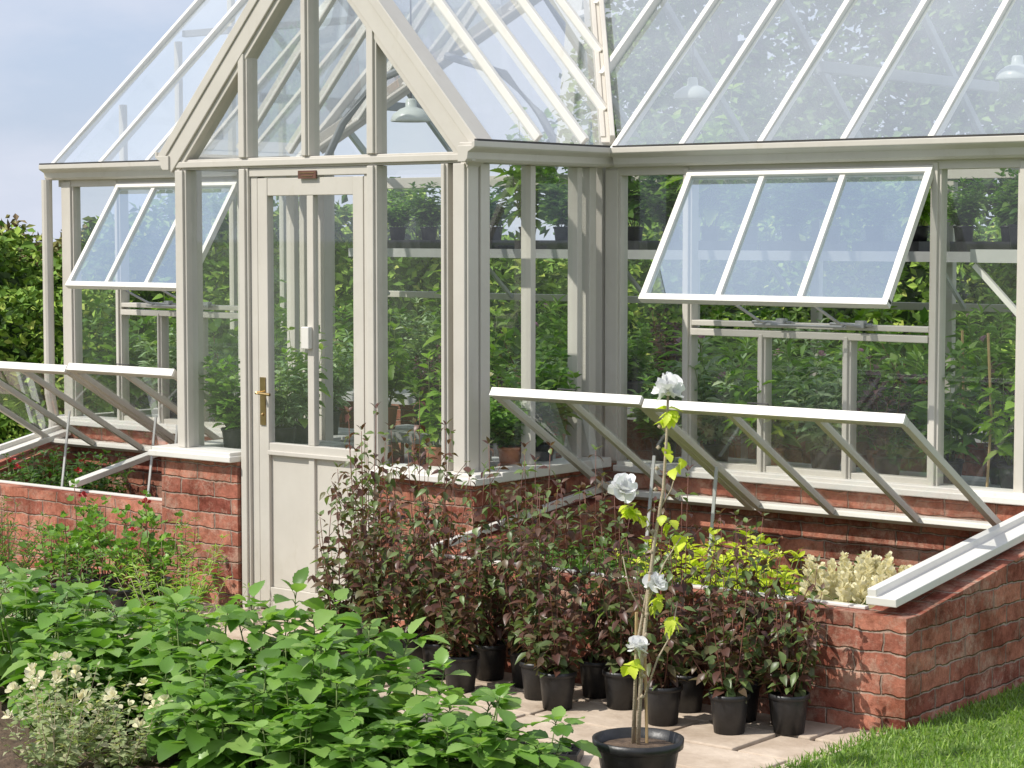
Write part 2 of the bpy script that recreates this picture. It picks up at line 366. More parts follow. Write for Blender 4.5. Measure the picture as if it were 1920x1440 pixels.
for X in (XR-.012,XL+.012):
    for y0,y1 in ((YP+.1,7.702),(7.738,8.042),(8.078,8.135)): pane('window_pane',[sq(X,y0,y1,.744,2.056)],'glass',gh)
def zr(x): return ZE+tp*(.925-abs(x+6.825))-.09
gx=[XL+.08,-7.295,-7.235,-6.895,-6.845,-6.5,-6.44,XR-.08]
for i in range(0,8,2):
    a,c=gx[i],gx[i+1];pts=[(a,YP,2.104),(c,YP,2.104),(c,YP,zr(c)),(a,YP,zr(a))]
    pane('gable_pane',[pts],'glass',gh)
pane('window_pane',[wq(XE,XF,YB,.72,2.06)],'glass',gh)
for X in (XE,XF):
    pane('gable_pane',[((X,YM+.03,.72),(X,YB-.03,.72),(X,YB-.03,ZE),(X,9.59,ZE+tm*1.31),(X,YM+.03,ZE))],'glass',gh)
prof=[(0,0),(.04,0),(.052,.012),(.056,.04),(.085,.055),(.092,.062),(.092,.085),(.08,.085),(.078,.066),(0,.066)]
for p,q,A in (((XR+.1,YM-.03,2.058),(XF+.1,YM-.03,2.058),(0,-1,0)),((XE-.08,YM-.03,2.058),(XL-.11,YM-.03,2.058),(0,-1,0)),
              ((XR+.02,YP-.12,2.058),(XR+.02,YM-.03,2.058),(1,0,0)),((XL-.02,YP-.06,2.058),(XL-.02,YM-.03,2.058),(-1,0,0))):
    b=MB();b.extr(prof,p,q,A,(0,0,1));b.obj('gutter',['paint'],gh,bev=.002)
b=MB();b.tube([(XE-.05,YM-.09,2.06),(XE-.05,YM-.09,.85),(XE-.05,YM-.06,.7),(XE-.05,YM-.09,.5),(XE-.05,YM-.09,.1)],.03,12)
b.obj('downpipe',['paint'],gh,smooth=False)
roof=bpy.data.objects.new('roof',None);col.objects.link(roof);roof.parent=gh;roof.matrix_parent_inverse=Matrix.Translation(-Vector(gh.location))
def rp(o): o.parent=roof
YR=9.59;ZR=ZE+tm*(YR-8.24);ZPR=2.15+tp*.925
def vy(x):
    z=2.15+tp*(.925-abs(x+6.825));return 8.24+(z-ZE)/tm
b=MB()
up=(0,-math.sin(math.radians(42)),math.cos(math.radians(42)))
for x in (-5.83,-5.465,-5.06,-4.655,-4.25,-3.83,-6.2,-6.55,-7.1,-7.45,-7.8,-8.18,-8.56,-8.94,-9.32,-9.72):
    ys=8.2 if (x>-5.9 or x<-7.75) else vy(x)
    z0=ZE+tm*(ys-8.24)
    b.beam((x,ys,z0+.02),(x,YR,ZR+.02),.029,.045,up)
b.beam((XE-.03,YR,ZR+.04),(XF+.03,YR,ZR+.04),.07,.1)
for sx in (1,-1):
    X0=-6.825+sx*.925
    for y in (7.74,8.08,8.42,8.76,9.1):
        if y<8.25: xs_=X0
        else: xs_=-6.825+sx*(.925-(ZE+tm*(y-8.24)-2.15)/tp)
        z0=2.15+tp*(.925-abs(xs_+6.825))
        b.beam((xs_,y,z0+.02),(-6.825,y,ZPR+.02),.028,.042)
b.beam((-6.825,YP-.1,ZPR+.03),(-6.825,vy(-6.825),ZPR+.03),.06,.09)
o=b.obj('glazing_bar_frame',['white'],None,bev=.003);rp(o)
for sx in (1,-1):
    X0=-6.825+sx*.925
    p0=Vector((X0,8.25,2.165));p1=Vector((-6.825,vy(-6.825),ZPR+.015))
    b=MB();b.beam(p0,p1,.075,.02)
    b.beam(p0+Vector((sx*.038,-.016,.016)),p1+Vector((sx*.038,-.016,.016)),.022,.05);b.beam(p0+Vector((-sx*.038,.016,.016)),p1+Vector((-sx*.038,.016,.016)),.022,.05)
    o=b.obj('valley_gutter',['paint'],None,bev=.003);rp(o)
b=MB()
upb=(0,math.sin(math.radians(42)),math.cos(math.radians(42)))
for i in range(9):
    x=XE+(XF-XE)*i/8
    b.beam((x,YR,ZR-.03),(x,YB+.04,ZE+.02),.03,.04,upb)
b.beam((XE,9.2,ZE+tm*.96-.06),(-7.3,9.2,ZE+tm*.96-.06),.03,.04);b.beam((-6.3,9.2,ZE+tm*.96-.06),(XF,9.2,ZE+tm*.96-.06),.03,.04)
for x in (-8.56,-5.06):
    b.beam((x,8.7,2.5),(x,10.45,2.5),.04,.05);b.beam((x,YR,2.5),(x,YR,ZR),.03,.03)
for sx in (1,-1):
    b.tube([(-6.825+sx*.75,8.15,2.1),(-6.825+sx*.62,8.15,2.3),(-6.825+sx*.4,8.15,2.5),(-6.825+sx*.05,8.15,2.6)],.02,6)
o=b.obj('roof_truss',['greybar'],None,bev=.003);rp(o)
b=MB()
for sx in (1,-1):
    e=Vector((-6.825+sx*.985,YP-.05,2.115));a=Vector((-6.825,YP-.05,2.115+tp*.985))
    d=(a-e).normalized();n=Vector((sx*d.z,0,abs(d.x)))
    def strip(o0,o1,y0,y1):
        b.extr([(o0,y0),(o1,y0),(o1,y1),(o0,y1)],e,a,n,(0,1,0))
    strip(-.105,-.03,0,.1);strip(-.03,.012,-.008,.1);strip(-.13,-.105,.012,.09)
b.box(XR+.0,XR+.07,YP-.085,YP-.06,2.06,2.14)
o=b.obj('rake_board',['paint'],None,bev=.003);rp(o)
b=MB()
rx=[-5.83,-5.465,-5.06,-4.655,-4.25,-3.83]
for a,c in zip(rx[:-1],rx[1:]): b.quad((a,8.17,ZE-.02),(c,8.17,ZE-.02),(c,YR,ZR),(a,YR,ZR))
rx=[-7.8,-8.18,-8.56,-8.94,-9.32,-9.72]
for a,c in zip(rx[:-1],rx[1:]): b.quad((c,8.17,ZE-.02),(a,8.17,ZE-.02),(a,YR,ZR),(c,YR,ZR))
for X0,sx in ((-5.83,1),(-7.82,-1)):
    b.quad((X0,8.24,ZE),(X0,YR,ZR),(-6.825,YR,ZR),(-6.825,vy(-6.825),ZPR))
for sx in (1,-1):
    X0=-6.825+sx*.945
    b.quad((X0,YP-.03,2.13),(X0,8.25,2.13),(-6.825,vy(-6.825),ZPR),(-6.825,YP-.03,ZPR))
o=b.obj('roof_glass',['roofg'],None);rp(o)
b=MB();b.quad((XE,YR,ZR),(XF,YR,ZR),(XF,YB,ZE),(XE,YB,ZE))
o=b.obj('rear_roof_glass',['glass'],None);rp(o)
for q in ((XR+.12,XF+.1,YM-.118,YM-.10),(XR+.095,XR+.11,YP-.1,YM-.12),(XE-.08,XL-.12,YM-.118,YM-.10)):
    b=MB();b.box(*q,2.144,2.152);o=b.obj('eave_seal',['rubber'],None);rp(o)
# door
b=MB()
x0,x1=-7.187,-6.533;yd=YP
def bb(*a):b.box(*a)
bb(x0,x0+.062,yd-.022,yd+.02,.03,2.01);bb(x1-.062,x1,yd-.022,yd+.02,.03,2.01)
bb(x0+.062,x1-.062,yd-.02,yd+.018,1.93,2.01);bb(x0+.062,x1-.062,yd-.02,yd+.018,.745,.80)
bb(x0+.062,x1-.062,yd-.02,yd+.018,.03,.13)
xm=(x0+x1)/2
bb(xm-.02,xm+.02,yd-.018,yd+.016,.80,1.93);bb(xm-.018,xm+.018,yd-.018,yd+.016,.13,.745)
bb(x0+.062,x1-.062,yd-.004,yd+.008,.13,.745)
bb(x0+.06,x1-.06,yd-.03,yd-.02,.745,.765)
door=b.obj('door',['paint'],gh,bev=.003,label='cream half glazed door with brass lever handle')
def sub(b,name,mats,p,**k):
    o=b.obj(name,mats,None,**k);o.parent=p;return o
for a,c in ((x0+.062,xm-.02),(xm+.02,x1-.062)):
    b=MB();b.quad(*wq(a,c,yd,.80,1.93));sub(b,'door_glass',['glass'],door)
b=MB();b.box(x0+.012,x0+.045,yd-.028,yd-.022,.88,1.10);b.tube([(x0+.03,yd-.028,1.03),(x0+.03,yd-.07,1.03),(x0+.05,yd-.075,1.03),(x0+.12,yd-.072,1.026)],.007,8)
b.lathe((x0+.03,yd-.03,.93),[(.0,-.008),(.008,0),(0,.008)],8)
sub(b,'handle',['brass'],door,bev=.001)
b=MB();b.box(xm-.035,xm+.012,yd-.045,yd-.018,1.24,1.34);sub(b,'latch_box',['white'],door,bev=.004)
b=MB();b.box(xm-.055,xm+.055,yd-.036,yd-.028,2.004,2.04);b.box(xm-.045,xm+.045,yd-.038,yd-.036,2.028,2.031,1);b.box(xm-.035,xm+.035,yd-.038,yd-.036,2.014,2.017,1)
b.obj('name_plaque',['plaque','brass'],gh)
def awning(x0,x1,cuts,wf):
    th=math.radians(34);Lw=.63;zt=2.005;yt=YM-.045
    D=Vector((0,-math.sin(th),-math.cos(th)));Nv=Vector((0,-math.cos(th),math.sin(th)))
    P=lambda x,s,o=0:Vector((x,yt,zt))+D*s+Nv*o
    b=MB()
    b.beam(P(x0,0),P(x0,Lw),wf,.03,Nv);b.beam(P(x1,0),P(x1,Lw),wf,.03,Nv)
    b.beam(P(x0-wf/2,-.012),P(x1+wf/2,-.012),.03,.034,Nv);b.beam(P(x0-wf/2,Lw),P(x1+wf/2,Lw),.03,.034,Nv)
    for c in cuts:b.beam(P(c,.01),P(c,Lw-.015),.026,.028,Nv)
    f=b.obj('window',['white'],gh,bev=.002,label='top hinged vent window propped open')
    e=[x0]+cuts+[x1]
    for a,c in zip(e[:-1],e[1:]):
        b=MB();b.quad(P(a,0),P(c,0),P(c,Lw),P(a,Lw));sub(b,'window_glass',['awng'],f)
    b=MB()
    for fx in (.33,.66):
        x=x0+(x1-x0)*fx
        b.tube([P(x,Lw-.03,-.02),(x+.04,YM-.14,1.385),(x+.1,YM-.04,1.37)],.007,6)
        b.tube([(x-.06,YM-.04,1.377),(x+.14,YM-.04,1.377)],.008,6);b.box(x+.07,x+.11,YM-.06,YM-.03,1.365,1.395)
    b.tube([(x0+(x1-x0)*.33,YM-.12,1.37),(x0+(x1-x0)*.66+.06,YM-.12,1.37)],.006,6)
    sub(b,'window_stay',['metal'],f)
awning(-5.44,-4.27,[-5.06,-4.665],.03)
awning(-9.21,-8.29,[-8.91,-8.6],.026)
b=MB();b.box(XE+.06,XF-.06,YM+.065,YB-.01,0,.03);b.box(XL+.06,XR-.06,YP+.065,YM+.06,0,.031);b.obj('floor',['gravel'],gh)
# ------------------------------------------------------------------ cold frames
def coldframe(x0,x1,yf,splits,endx,divs,label,stays,capR):
    cf=thing('cold_frame',((x0+x1)/2,yf+.4,0),label,'cold frame','cold frames beside the porch')
    yb=YM-.045;zb=.60
    b=MB()
    b.box(x0,x1,yf,yf+.105,0,.43)
    for xa,xb in endx:
        vs=[(xa,yf+.105,0),(xb,yf+.105,0),(xb,yb,0),(xa,yb,0),(xa,yf+.105,.43),(xb,yf+.105,.43),(xb,yb,zb),(xa,yb,zb)]
        b.add(vs,[(0,3,2,1),(4,5,6,7),(0,1,5,4),(1,2,6,5),(2,3,7,6),(3,0,4,7)])
    b.obj('brick_wall',['brick'],cf,uv=True)
    b=MB()
    b.box(x0+.01,x1-.2*capR,yf+.07,yf+.10,.431,.443)
    b.box(x0+.05,x1-.22*(capR),yb-.06,yb,.565,.60)
    for X,w in divs:
        b.beam((X,yf+.01,.452+.025),(X,yb,zb+.035),w,.03)
        if w>.1:b.beam((X-w*.3,yf+.01,.48+.025),(X-w*.3,yb,zb+.06),w*.3,.03)
    b.obj('frame_rail',['white'],cf,bev=.003)
    b=MB();b.box(x0+.1,x1-.1,yf+.1,yb,0,.2);b.obj('soil',['soil'],cf)
    for li,bars in enumerate(splits):
        yh=8.12;zh=.59;hz=.825;vz=.485+(.012 if li==0 else 0);Ll=math.hypot(hz,vz);th=math.atan2(vz,hz)
        D=Vector((0,-math.cos(th),math.sin(th)));Nv=Vector((0,math.sin(th),math.cos(th)))
        P=lambda x,s,o=0:Vector((x,yh,zh))+D*s+Nv*o
        a,c=bars[0]+.006,bars[-1]-.006
        b=MB()
        for k,x in enumerate(bars):
            w=.03 if k in(0,len(bars)-1) else .024
            xo=x+(w/2+.007 if k==0 else (-w/2-.007 if k==len(bars)-1 else 0))
            b.beam(P(xo,.02),P(xo,Ll-.015),w,.028,Nv)
        b.beam(P(a+.002,0),P(c-.002,0),.035,.026,Nv);b.beam(P(a+.002,Ll),P(c-.002,Ll),.028,.034,Nv)
        lid=b.obj('lid',['paint'],cf,bev=.002,label='glazed cold frame lid propped open')
        b=MB();b.beam(P(a+.001,Ll+.02,.0),P(c-.001,Ll+.02,.0),.012,.038,Nv);sub(b,'lid_edge_trim',['white'],lid)
        b=MB()
        for p,q in zip(bars[:-1],bars[1:]): b.quad(P(p+.01,0,.004),P(q-.01,0,.004),P(q-.01,Ll,.004),P(p+.01,Ll,.004))
        sub(b,'lid_glass',['lidg'],lid)
        for xm in ([a+(c-a)*.5] if len(bars)<4 else [a+(c-a)*.45]):
            b=MB();b.tube([P(xm-.05,Ll-.0,.016),P(xm-.045,Ll+.02,.03),P(xm+.045,Ll+.02,.03),P(xm+.05,Ll-.0,.016)],.003,6);sub(b,'lid_handle',['rubber'],lid)
        for dx,s_ in stays[li]:
            b=MB();xm=a+(c-a)*dx
            b.beam(P(xm,s_,-.02),(xm,yh-s_,.42),.014,.006,(0,1,0));sub(b,'lid_stay',['shade'],lid)
    return cf
coldframe(-5.86,-3.64,6.9,[[-5.80,-5.41,-5.02],[-5.02,-4.63,-4.24,-3.85]],[(-3.84,-3.64),(-5.86,-5.75)],[(-3.745,.12),(-5.80,.03)],
  'red brick cold frame with open glazed lids and lime foliage',[[(.72,.5)],[(.05,.45)]],1)
coldframe(-9.78,-7.83,7.45,[[-8.51,-8.12,-7.73],[-9.68,-9.29,-8.9,-8.51]],[(-9.78,-9.60)],[(-9.69,.11),(-8.7,.06)],
  'red brick cold frame with open glazed lids beside porch',[[(.25,.5),(.36,.42)],[(.6,.5)]],0)
# ------------------------------------------------------------------ plant generators
def bush(seed,h,spread,nst,nodes,ll,lw,tm_,mats,sr=.003,pern=2,side=.3,elev=(-.3,.7),t0=.12,comp=0,base=.02,flower=None,lmi=1,zb=0,hr=(.68,1.03)):
    r=random.Random(seed);b=MB()
    def leafat(p,az,sc_,el=None):
        e=r.uniform(*elev) if el is None else el
        d=Vector((math.cos(az)*math.cos(e),math.sin(az)*math.cos(e),math.sin(e)))
        l=ll*sc_*r.uniform(.7,1.2)
        if comp:
            pl=l*.45;q=p+d*pl
            b.tube([p,p+d*pl*.5+Vector((0,0,.006)),q],[.0026,.002,.0015],3)
            d2=Vector((d.x,d.y,d.z-.3)).normalized();sd=d2.cross(Vector((0,0,1))).normalized()
            b.leaf(tm_,q,d2,l*1.15,lw*sc_*1.15,lmi,r.uniform(-.4,.4))
            if r.random()<comp:
              for sgn in (1,-1):
                b.leaf(tm_,q-d*pl*.1,(d2*.6+sd*sgn*.9),l*.7,lw*sc_*.7,lmi,r.uniform(-.4,.4))
        else: b.leaf(tm_,p+d*.006,d,l,lw*sc_*r.uniform(.8,1.15),lmi,r.uniform(-.6,.6))
    for i in range(nst):
        az=2*math.pi*(i+r.random()*.8)/nst;rr=spread*math.sqrt(r.random());hh=h*r.uniform(*hr)*(1-.25*(rr/spread)**2)
        p0=Vector((base*math.cos(az),base*math.sin(az),zb));p3=Vector((rr*math.cos(az),rr*math.sin(az),zb+hh))
        p1=p0+Vector((rr*.5*math.cos(az),rr*.5*math.sin(az),hh*.4))+Vector((r.uniform(-.02,.02),r.uniform(-.02,.02),0))
        def Q(t): return p0*(1-t)**2+p1*2*t*(1-t)+p3*t*t
        b.tube([Q(k/6) for k in range(7)],[sr*(1-.1*k) for k in range(7)],4)
        ph=r.uniform(0,6.28)
        for k in range(nodes):
            t=t0+(1-t0)*(k+r.random()*.3)/(nodes-1+.3);p=Q(min(t,1));ph+=1.57+r.uniform(-.3,.3)
            s_=1-.45*max(0,t-.5)*2 if comp==0 else 1-.4*max(0,t-.6)*2
            for j in range(pern): leafat(p,ph+j*2*math.pi/pern+r.uniform(-.25,.25),s_)
            if r.random()<side and t<.9:
                a2=ph+1.2;d=Vector((math.cos(a2)*.7,math.sin(a2)*.7,.75));sl=h*r.uniform(.08,.2);q=p+d*sl
                b.tube([p,q],[sr*.6,sr*.4],3)
                for j in range(5): leafat(p+d*sl*(.3+.175*j),a2+j*1.57*1.2,.75)
        for j in range(3): leafat(Q(1),ph+j*2.1,.5,r.uniform(.5,1.2))
        if flower and r.random()<flower[1]:
            mi,fs,npet=flower[0],flower[2],flower[3];spk=flower[4] if len(flower)>4 else 0
            q=Q(1)+Vector((0,0,.03*(spk==0)))
            for j in range(npet):
                a2=r.uniform(0,6.28);e=r.uniform(-.3,1.4) if not spk else r.uniform(.3,1.3);d=Vector((math.cos(a2)*math.cos(e),math.sin(a2)*math.cos(e),math.sin(e)))
                u=r.random()
                b.leaf('petal',q+d*fs*.3*(1-u*(spk>0))+Vector((0,0,spk*u)),d,fs*(1-.5*u*(spk>0)),fs*.8*(1-.5*u*(spk>0)),mi,r.uniform(-1,1))
    return b.mesh('foliage',mats,True)
def potmesh(rt,h,mat):
    b=MB();rb=rt*.76
    b.lathe((0,0,0),[(0,.001),(rb,.001),(rt*.95,h*.86),(rt*.95,h*.87),(rt*1.04,h*.88),(rt*1.04,h),(rt*.97,h),(rt*.93,h*.85)],22)
    return b.mesh('pot',[mat],True)
def soilmesh(rt,h):
    b=MB();v=[(0,0,h*.93)]
    n=18
    for k in range(n):v.append((rt*.95*math.cos(2*math.pi*k/n),rt*.95*math.sin(2*math.pi*k/n),h*.88))
    b.add(v,[(0,1+k,1+(k+1)%n) for k in range(n)]);return b.mesh('potting_soil',['soil'],True)
POTS={}
def pot(rt,h,mat):
    k=(rt,h,mat)
    if k not in POTS:POTS[k]=(potmesh(rt,h,mat),soilmesh(rt,h))
    return POTS[k]
def place(name,fol,loc,rt,h,mat,label,cat,group,rot=0,s=1,fs=(1,1,1)):
    e=thing(name,loc,label,cat,group);e.rotation_euler=(0,0,rot)
    if rt:
        pm,sm=pot(rt,h,mat)
        for nm,me in (('pot',pm),('potting_soil',sm)):
            o=bpy.data.objects.new(nm,me);o.parent=e;col.objects.link(o)
    o=bpy.data.objects.new('foliage',fol);o.parent=e;o.location=(0,0,h*.9 if rt else 0);o.scale=fs;col.objects.link(o)
    return e
# bronze shrubs
dk=[bush(10+i,.70,.17,8,12,.060,.034,'ovate',['rstem','darkleaf'],.0030,2,.28,(-.8,.3),.08,hr=(.55,1.14)) for i in range(5)]
dks=[bush(20+i,.42,.15,8,8,.058,.034,'ovate',['rstem','darkleaf'],.003,2,.3,(-.7,.35),.05,hr=(.45,1.2)) for i in range(3)]
P1=[(-6.02,6.78,1.20),(-6.22,6.95,1.10),(-5.78,6.78,1.24),(-5.56,6.66,1.20),(-5.38,6.76,1.15),(-5.18,6.74,1.08),(-5.016,6.60,1.0),(-4.86,6.76,1.05),(-4.674,6.66,.98),(-4.41,6.54,.88),(-4.46,6.77,1.0),(-4.22,6.76,.9),(-5.70,6.5,.8),(-5.33,6.52,.75),(-6.0,6.55,.85)]
for i,(x,y,s) in enumerate(P1):
    place('potted_shrub',dk[i%5],(x,y,.02),.07,.14,'dark','bronze leaved shrub in black plastic pot on paving','potted plant','bronze shrubs in black pots',i*1.9,1,(1,1,s))
for i,(x,y,s) in enumerate([(-4.149,6.57,1.0),(-3.985,6.70,.9),(-4.05,6.79,1.35),(-4.85,6.50,.9)]):
    place('potted_shrub',dks[i%3],(x,y,.02),.07,.14,'dark','small bronze leaved shrub in black plastic pot','potted plant','bronze shrubs in black pots',i*2.3,1,(1,1,s))
# dahlias
dh=[bush(30+i,.48,.23,9,6,.125,.090,'broad',['stem','dahlia'],.006,2,.0,(-.2,.8),.12,.45,.05,hr=(.5,1.1)) for i in range(5)]
DP=[(-6.43,5.38,1.02),(-6.05,5.22,.85),(-5.80,5.50,.80),(-5.48,5.40,.96),(-5.24,5.55,1.08),(-4.99,5.50,1.0),(-4.98,5.0,.78),(-4.78,5.18,.84),(-4.60,5.32,.76),
 (-4.32,5.26,.74),(-4.12,5.32,.58),(-6.7,5.6,.92),(-4.62,4.95,.55),(-5.22,5.12,.74),(-6.2,5.6,.85),(-5.85,5.12,.6),(-4.45,5.05,.6)]
for i,(x,y,s) in enumerate(DP):
    place('dahlia_plant',dh[i%5],(x,y,.02),0,0,None,'leafy green dahlia plant growing in the bed','plant','dahlias in the flower bed',i*2.1,1,(s**.4,s**.4,s*1.04))
vg=bush(41,.32,.22,14,10,.036,.026,'ovate',['bstem','varieg','cream'],.0022,2,.4,(-.2,.8),.1,flower=(2,.15,.022,8))
for i,(x,y) in enumerate([(-5.47,4.68),(-5.66,4.88),(-5.36,4.86)]):
    place('variegated_shrub',vg,(x,y,.02),0,0,None,'small grey green shrub growing in bed','shrub','pale shrubs in the bed',i*2,1,(1,1,.85 if i==2 else 1.05))
wl=bush(43,.5,.3,10,12,.06,.013,'lance',['bstem','ylgreen'],.0022,2,.1,(.0,.9),.2)
for i,(x,y) in enumerate([(-6.35,6.05),(-6.7,6.3),(-7.2,6.75)]):
    place('willow_shrub',wl,(x,y,.01),0,0,None,'narrow leaved pale shrub with arching stems','shrub','pale shrubs in the bed',i*2)
# geraniums
ge=[bush(50+i,.34,.17,9,6,.058,.058,'round',['rstem','dahlia','red'],.004,1,.3,(.0,.8),.3,flower=(2,.16,.018,10),hr=(.5,1.2)) for i in range(2)]
for i,(x,y) in enumerate([(-7.95,6.86),(-7.72,6.82),(-7.50,6.92),(-7.8,6.62),(-7.42,6.7)]):
    place('geranium',ge[i%2],(x,y,.02),.085,.16,'dark','red flowering geranium in black plastic pot','potted plant','geraniums in black pots',i*1.3,1,(1,1,1.15 if i<3 else .85))
sp=bush(60,.48,.22,12,13,.05,.013,'lance',['rstem','green'],.003,2,.2,(.2,1.1),.1)
sv=bush(61,.30,.24,18,9,.042,.015,'lance',['stem','silver'],.003,3,.2,(.1,1.0),.1)
yg=bush(62,.38,.22,12,10,.055,.02,'lance',['rstem','green'],.003,2,.25,(.1,1.0),.12)
for i,(x,y,m_) in enumerate([(-8.75,6.98,sp),(-8.45,6.85,sp),(-8.2,6.95,yg),(-9.1,6.9,sv),(-8.85,6.6,yg),(-9.3,6.8,sp),(-8.3,6.5,sv),(-8.6,6.3,sv),(-7.9,6.2,sv),(-7.4,6.40,yg),(-7.05,6.15,sv),(-8.2,6.0,sv),(-7.7,5.95,yg),(-7.2,5.75,sv),(-7.30,6.9,sp),(-6.8,5.9,sv),(-9.6,7.0,yg)]):
    place('border_plant',m_,(x,y,.01),0,0,None,'fine leaved green perennial by the brick wall','plant','perennials by the brick wall',i*1.7,1,(1,1,R.uniform(.75,1.0)))
# white flowered tall plant
tp_=thing('flowering_plant',(-3.94,5.72,.02),'tall staked white flowering plant in round black pot','potted plant')
b=MB();rt=.138;h=.17
b.lathe((0,0,0),[(0,.001),(.105,.001),(.128,.135),(.132,.14),(.142,.142),(.144,.17),(.134,.17),(.126,.13)],32)
o=b.obj('pot',['dark'],None,smooth=True);o.parent=tp_
o=bpy.data.objects.new('potting_soil',soilmesh(rt*.93,.16));col.objects.link(o);o.parent=tp_
rd=Vector((.79,.61,0))
def W(a,z,dep=0): return rd*a+Vector((-.61,.79,0))*dep+Vector((0,0,z))
b=MB()
b.tube([W(0,.14),W(.01,.4,.01),W(.03,.62),W(.05,.8),W(.075,.95),W(.085,1.12),W(.088,1.24)],[.007,.0065,.006,.006,.005,.0045,.004],7)
b.tube([W(-.015,.14,.02),W(-.005,.45,.02),W(.04,.7,.01),W(.06,.86,.0)],[.006,.005,.004,.003],6)
b.tube([W(.02,.3),W(.06,.42),W(.105,.50),W(.12,.6)],[.004,.003,.0025,.002],5)
b.tube([W(.05,.8),W(-.0,.86),W(-.04,.9)],[.004,.003,.002],5)
b.tube([W(.03,.6),W(.08,.72),W(.13,.8)],[.003,.0025,.002],5)
b.tube([W(.06,.88),W(.1,.95),W(.12,1.03)],[.003,.002,.0015],5);b.tube([W(.02,.55),W(-.03,.64),W(-.05,.74)],[.003,.002,.0015],5)
for k in range(14):
    z=.3+.065*k;b.lathe(W(.012+.06*(z-.3),z),[(0,-.008),(.009,0),(0,.008)],6)
o=b.obj('stem',['bstem'],None,smooth=True);o.parent=tp_
for q in ((W(-.01,.12,.03),W(-.005,.56,.03)),(W(.03,.12,.03),W(.02,.5,.04))):
    b=MB();b.tube(q,.005,6);o=b.obj('support_cane',['cane'],None);o.parent=tp_
rr=random.Random(5)
for a,z,n in ((.095,1.18,16),(-.03,.89,15),(.085,.85,5),(.06,.60,10),(.1,.54,8),(-.02,.40,11),(.08,1.08,6),(.0,.86,5),(.13,.8,4),(.12,1.03,3)):
    b=MB()
    for k in range(n):
        az=rr.uniform(0,6.28);d=Vector((math.cos(az),math.sin(az),rr.uniform(-1.3,.3)))
        b.leaf('serr',W(a,z)+Vector((rr.uniform(-.012,.012),rr.uniform(-.012,.012),rr.uniform(-.02,.02))),d,rr.uniform(.03,.052),rr.uniform(.026,.04),0,rr.uniform(-.8,.8))
    o=b.obj('leaf_cluster',['lime'],None,smooth=True);o.parent=tp_
for a,z,s in ((.088,1.255,1.1),(-.05,.945,1.1),(.055,.65,.85),(-.005,.455,.75)):
    b=MB()
    for k in range(24):
        az=k*2.4;e=-.5+1.9*k/24;d=Vector((math.cos(az)*math.cos(e),math.sin(az)*math.cos(e),math.sin(e)))
        b.leaf('round' if k%2 else 'petal',W(a,z)+d*.004,d,rr.uniform(.036,.052)*s,.046*s,0,rr.uniform(-1.2,1.2))
    o=b.obj('flower',['petal'],None,smooth=True);o.parent=tp_
# seed trays
b=MB()
b.box(-.2,.2,-.13,.13,0,.012);b.box(-.2,.2,-.13,-.12,.012,.055);b.box(-.2,.2,.12,.13,.012,.055);b.box(-.2,-.19,-.12,.12,.012,.055);b.box(.19,.2,-.12,.12,.012,.055)
for i in range(1,6):b.box(-.2+.4*i/6-.003,-.2+.4*i/6+.003,-.12,.12,.012,.045)
for i in range(1,4):b.box(-.19,.19,-.13+.26*i/4-.003,-.13+.26*i/4+.003,.012,.044)
tr=b.mesh('seed_tray',['dark'])
TR=[(-4.42,5.86,.5,.022),(-4.85,5.95,.1,.022)]+[(-9.2+.58*i,YB-.25,0,1.661) for i in range(9)]
for (x,y,rz,z) in TR:
    o=bpy.data.objects.new('seed_tray',tr);o.location=(x,y,z);o.rotation_euler=(0,0,rz);col.objects.link(o)
    if z<1:o.scale=(.62,.62,.62)
    o['label']='black plastic seed tray on the high shelf' if z>1 else 'empty black plastic seed tray lying on paving';o['category']='seed tray';o['group']='seed trays on the shelf' if z>1 else 'seed trays on the paving'
# cold frame contents
lm=bush(70,.34,.18,10,6,.085,.045,'serr',['stem','lime'],.004,2,.2,(-.1,.9),.2,hr=(.5,1.1))
cr=bush(71,.24,.10,7,4,.06,.02,'lance',['stem','ylgreen','cream'],.004,2,0,(.2,1.0),.2,flower=(2,1,.038,60,.15),hr=(.85,1.1))
gr=bush(72,.3,.17,14,7,.07,.03,'ovate',['stem','green'],.003,2,.3,(0,.9),.15)
rf=bush(73,.34,.2,14,7,.06,.03,'ovate',['stem','dgreen','red'],.003,2,.3,(0,.9),.15,flower=(2,.12,.018,10))
for i,(x,y) in enumerate([(-5.0,7.3),(-4.8,7.25),(-4.62,7.4),(-4.42,7.25),(-4.65,7.6),(-4.9,7.65)]):
    place('lime_plant',lm,(x,y,.2),0,0,None,'bright lime leaved plant inside the cold frame','plant','lime plants in the cold frame',i*1.1,1,(1,1,1))
for i,(x,y) in enumerate([(-3.93,7.10),(-3.93,7.30),(-4.08,7.12),(-4.06,7.34)]):
    place('cream_flower_plant',cr,(x,y,.2),0,0,None,'cream plume flowers inside the cold frame','plant','cream flowers in the cold frame',i*1.1,1,(1,1,1.0))
for i,(x,y) in enumerate([(-5.6,7.4),(-5.4,7.3),(-5.2,7.5),(-5.5,7.7),(-4.3,7.9),(-5.15,7.2),(-4.25,7.22),(-5.62,7.15),(-5.35,7.1)]):
    place('green_seedling',gr,(x,y,.2),0,0,None,'green leafy plant inside the cold frame','plant','green plants in the cold frames',i*1.1,1,(1,1,.85))
for i,(x,y) in enumerate([(-9.45,7.75),(-9.2,7.7),(-8.95,7.8),(-9.4,8.0),(-9.1,8.0)]):
    place('red_flower_plant',rf,(x,y,.2),0,0,None,'dark green plant with small red flowers','plant','red flowers in the cold frame',i*1.1,1,(1,1,1.1))
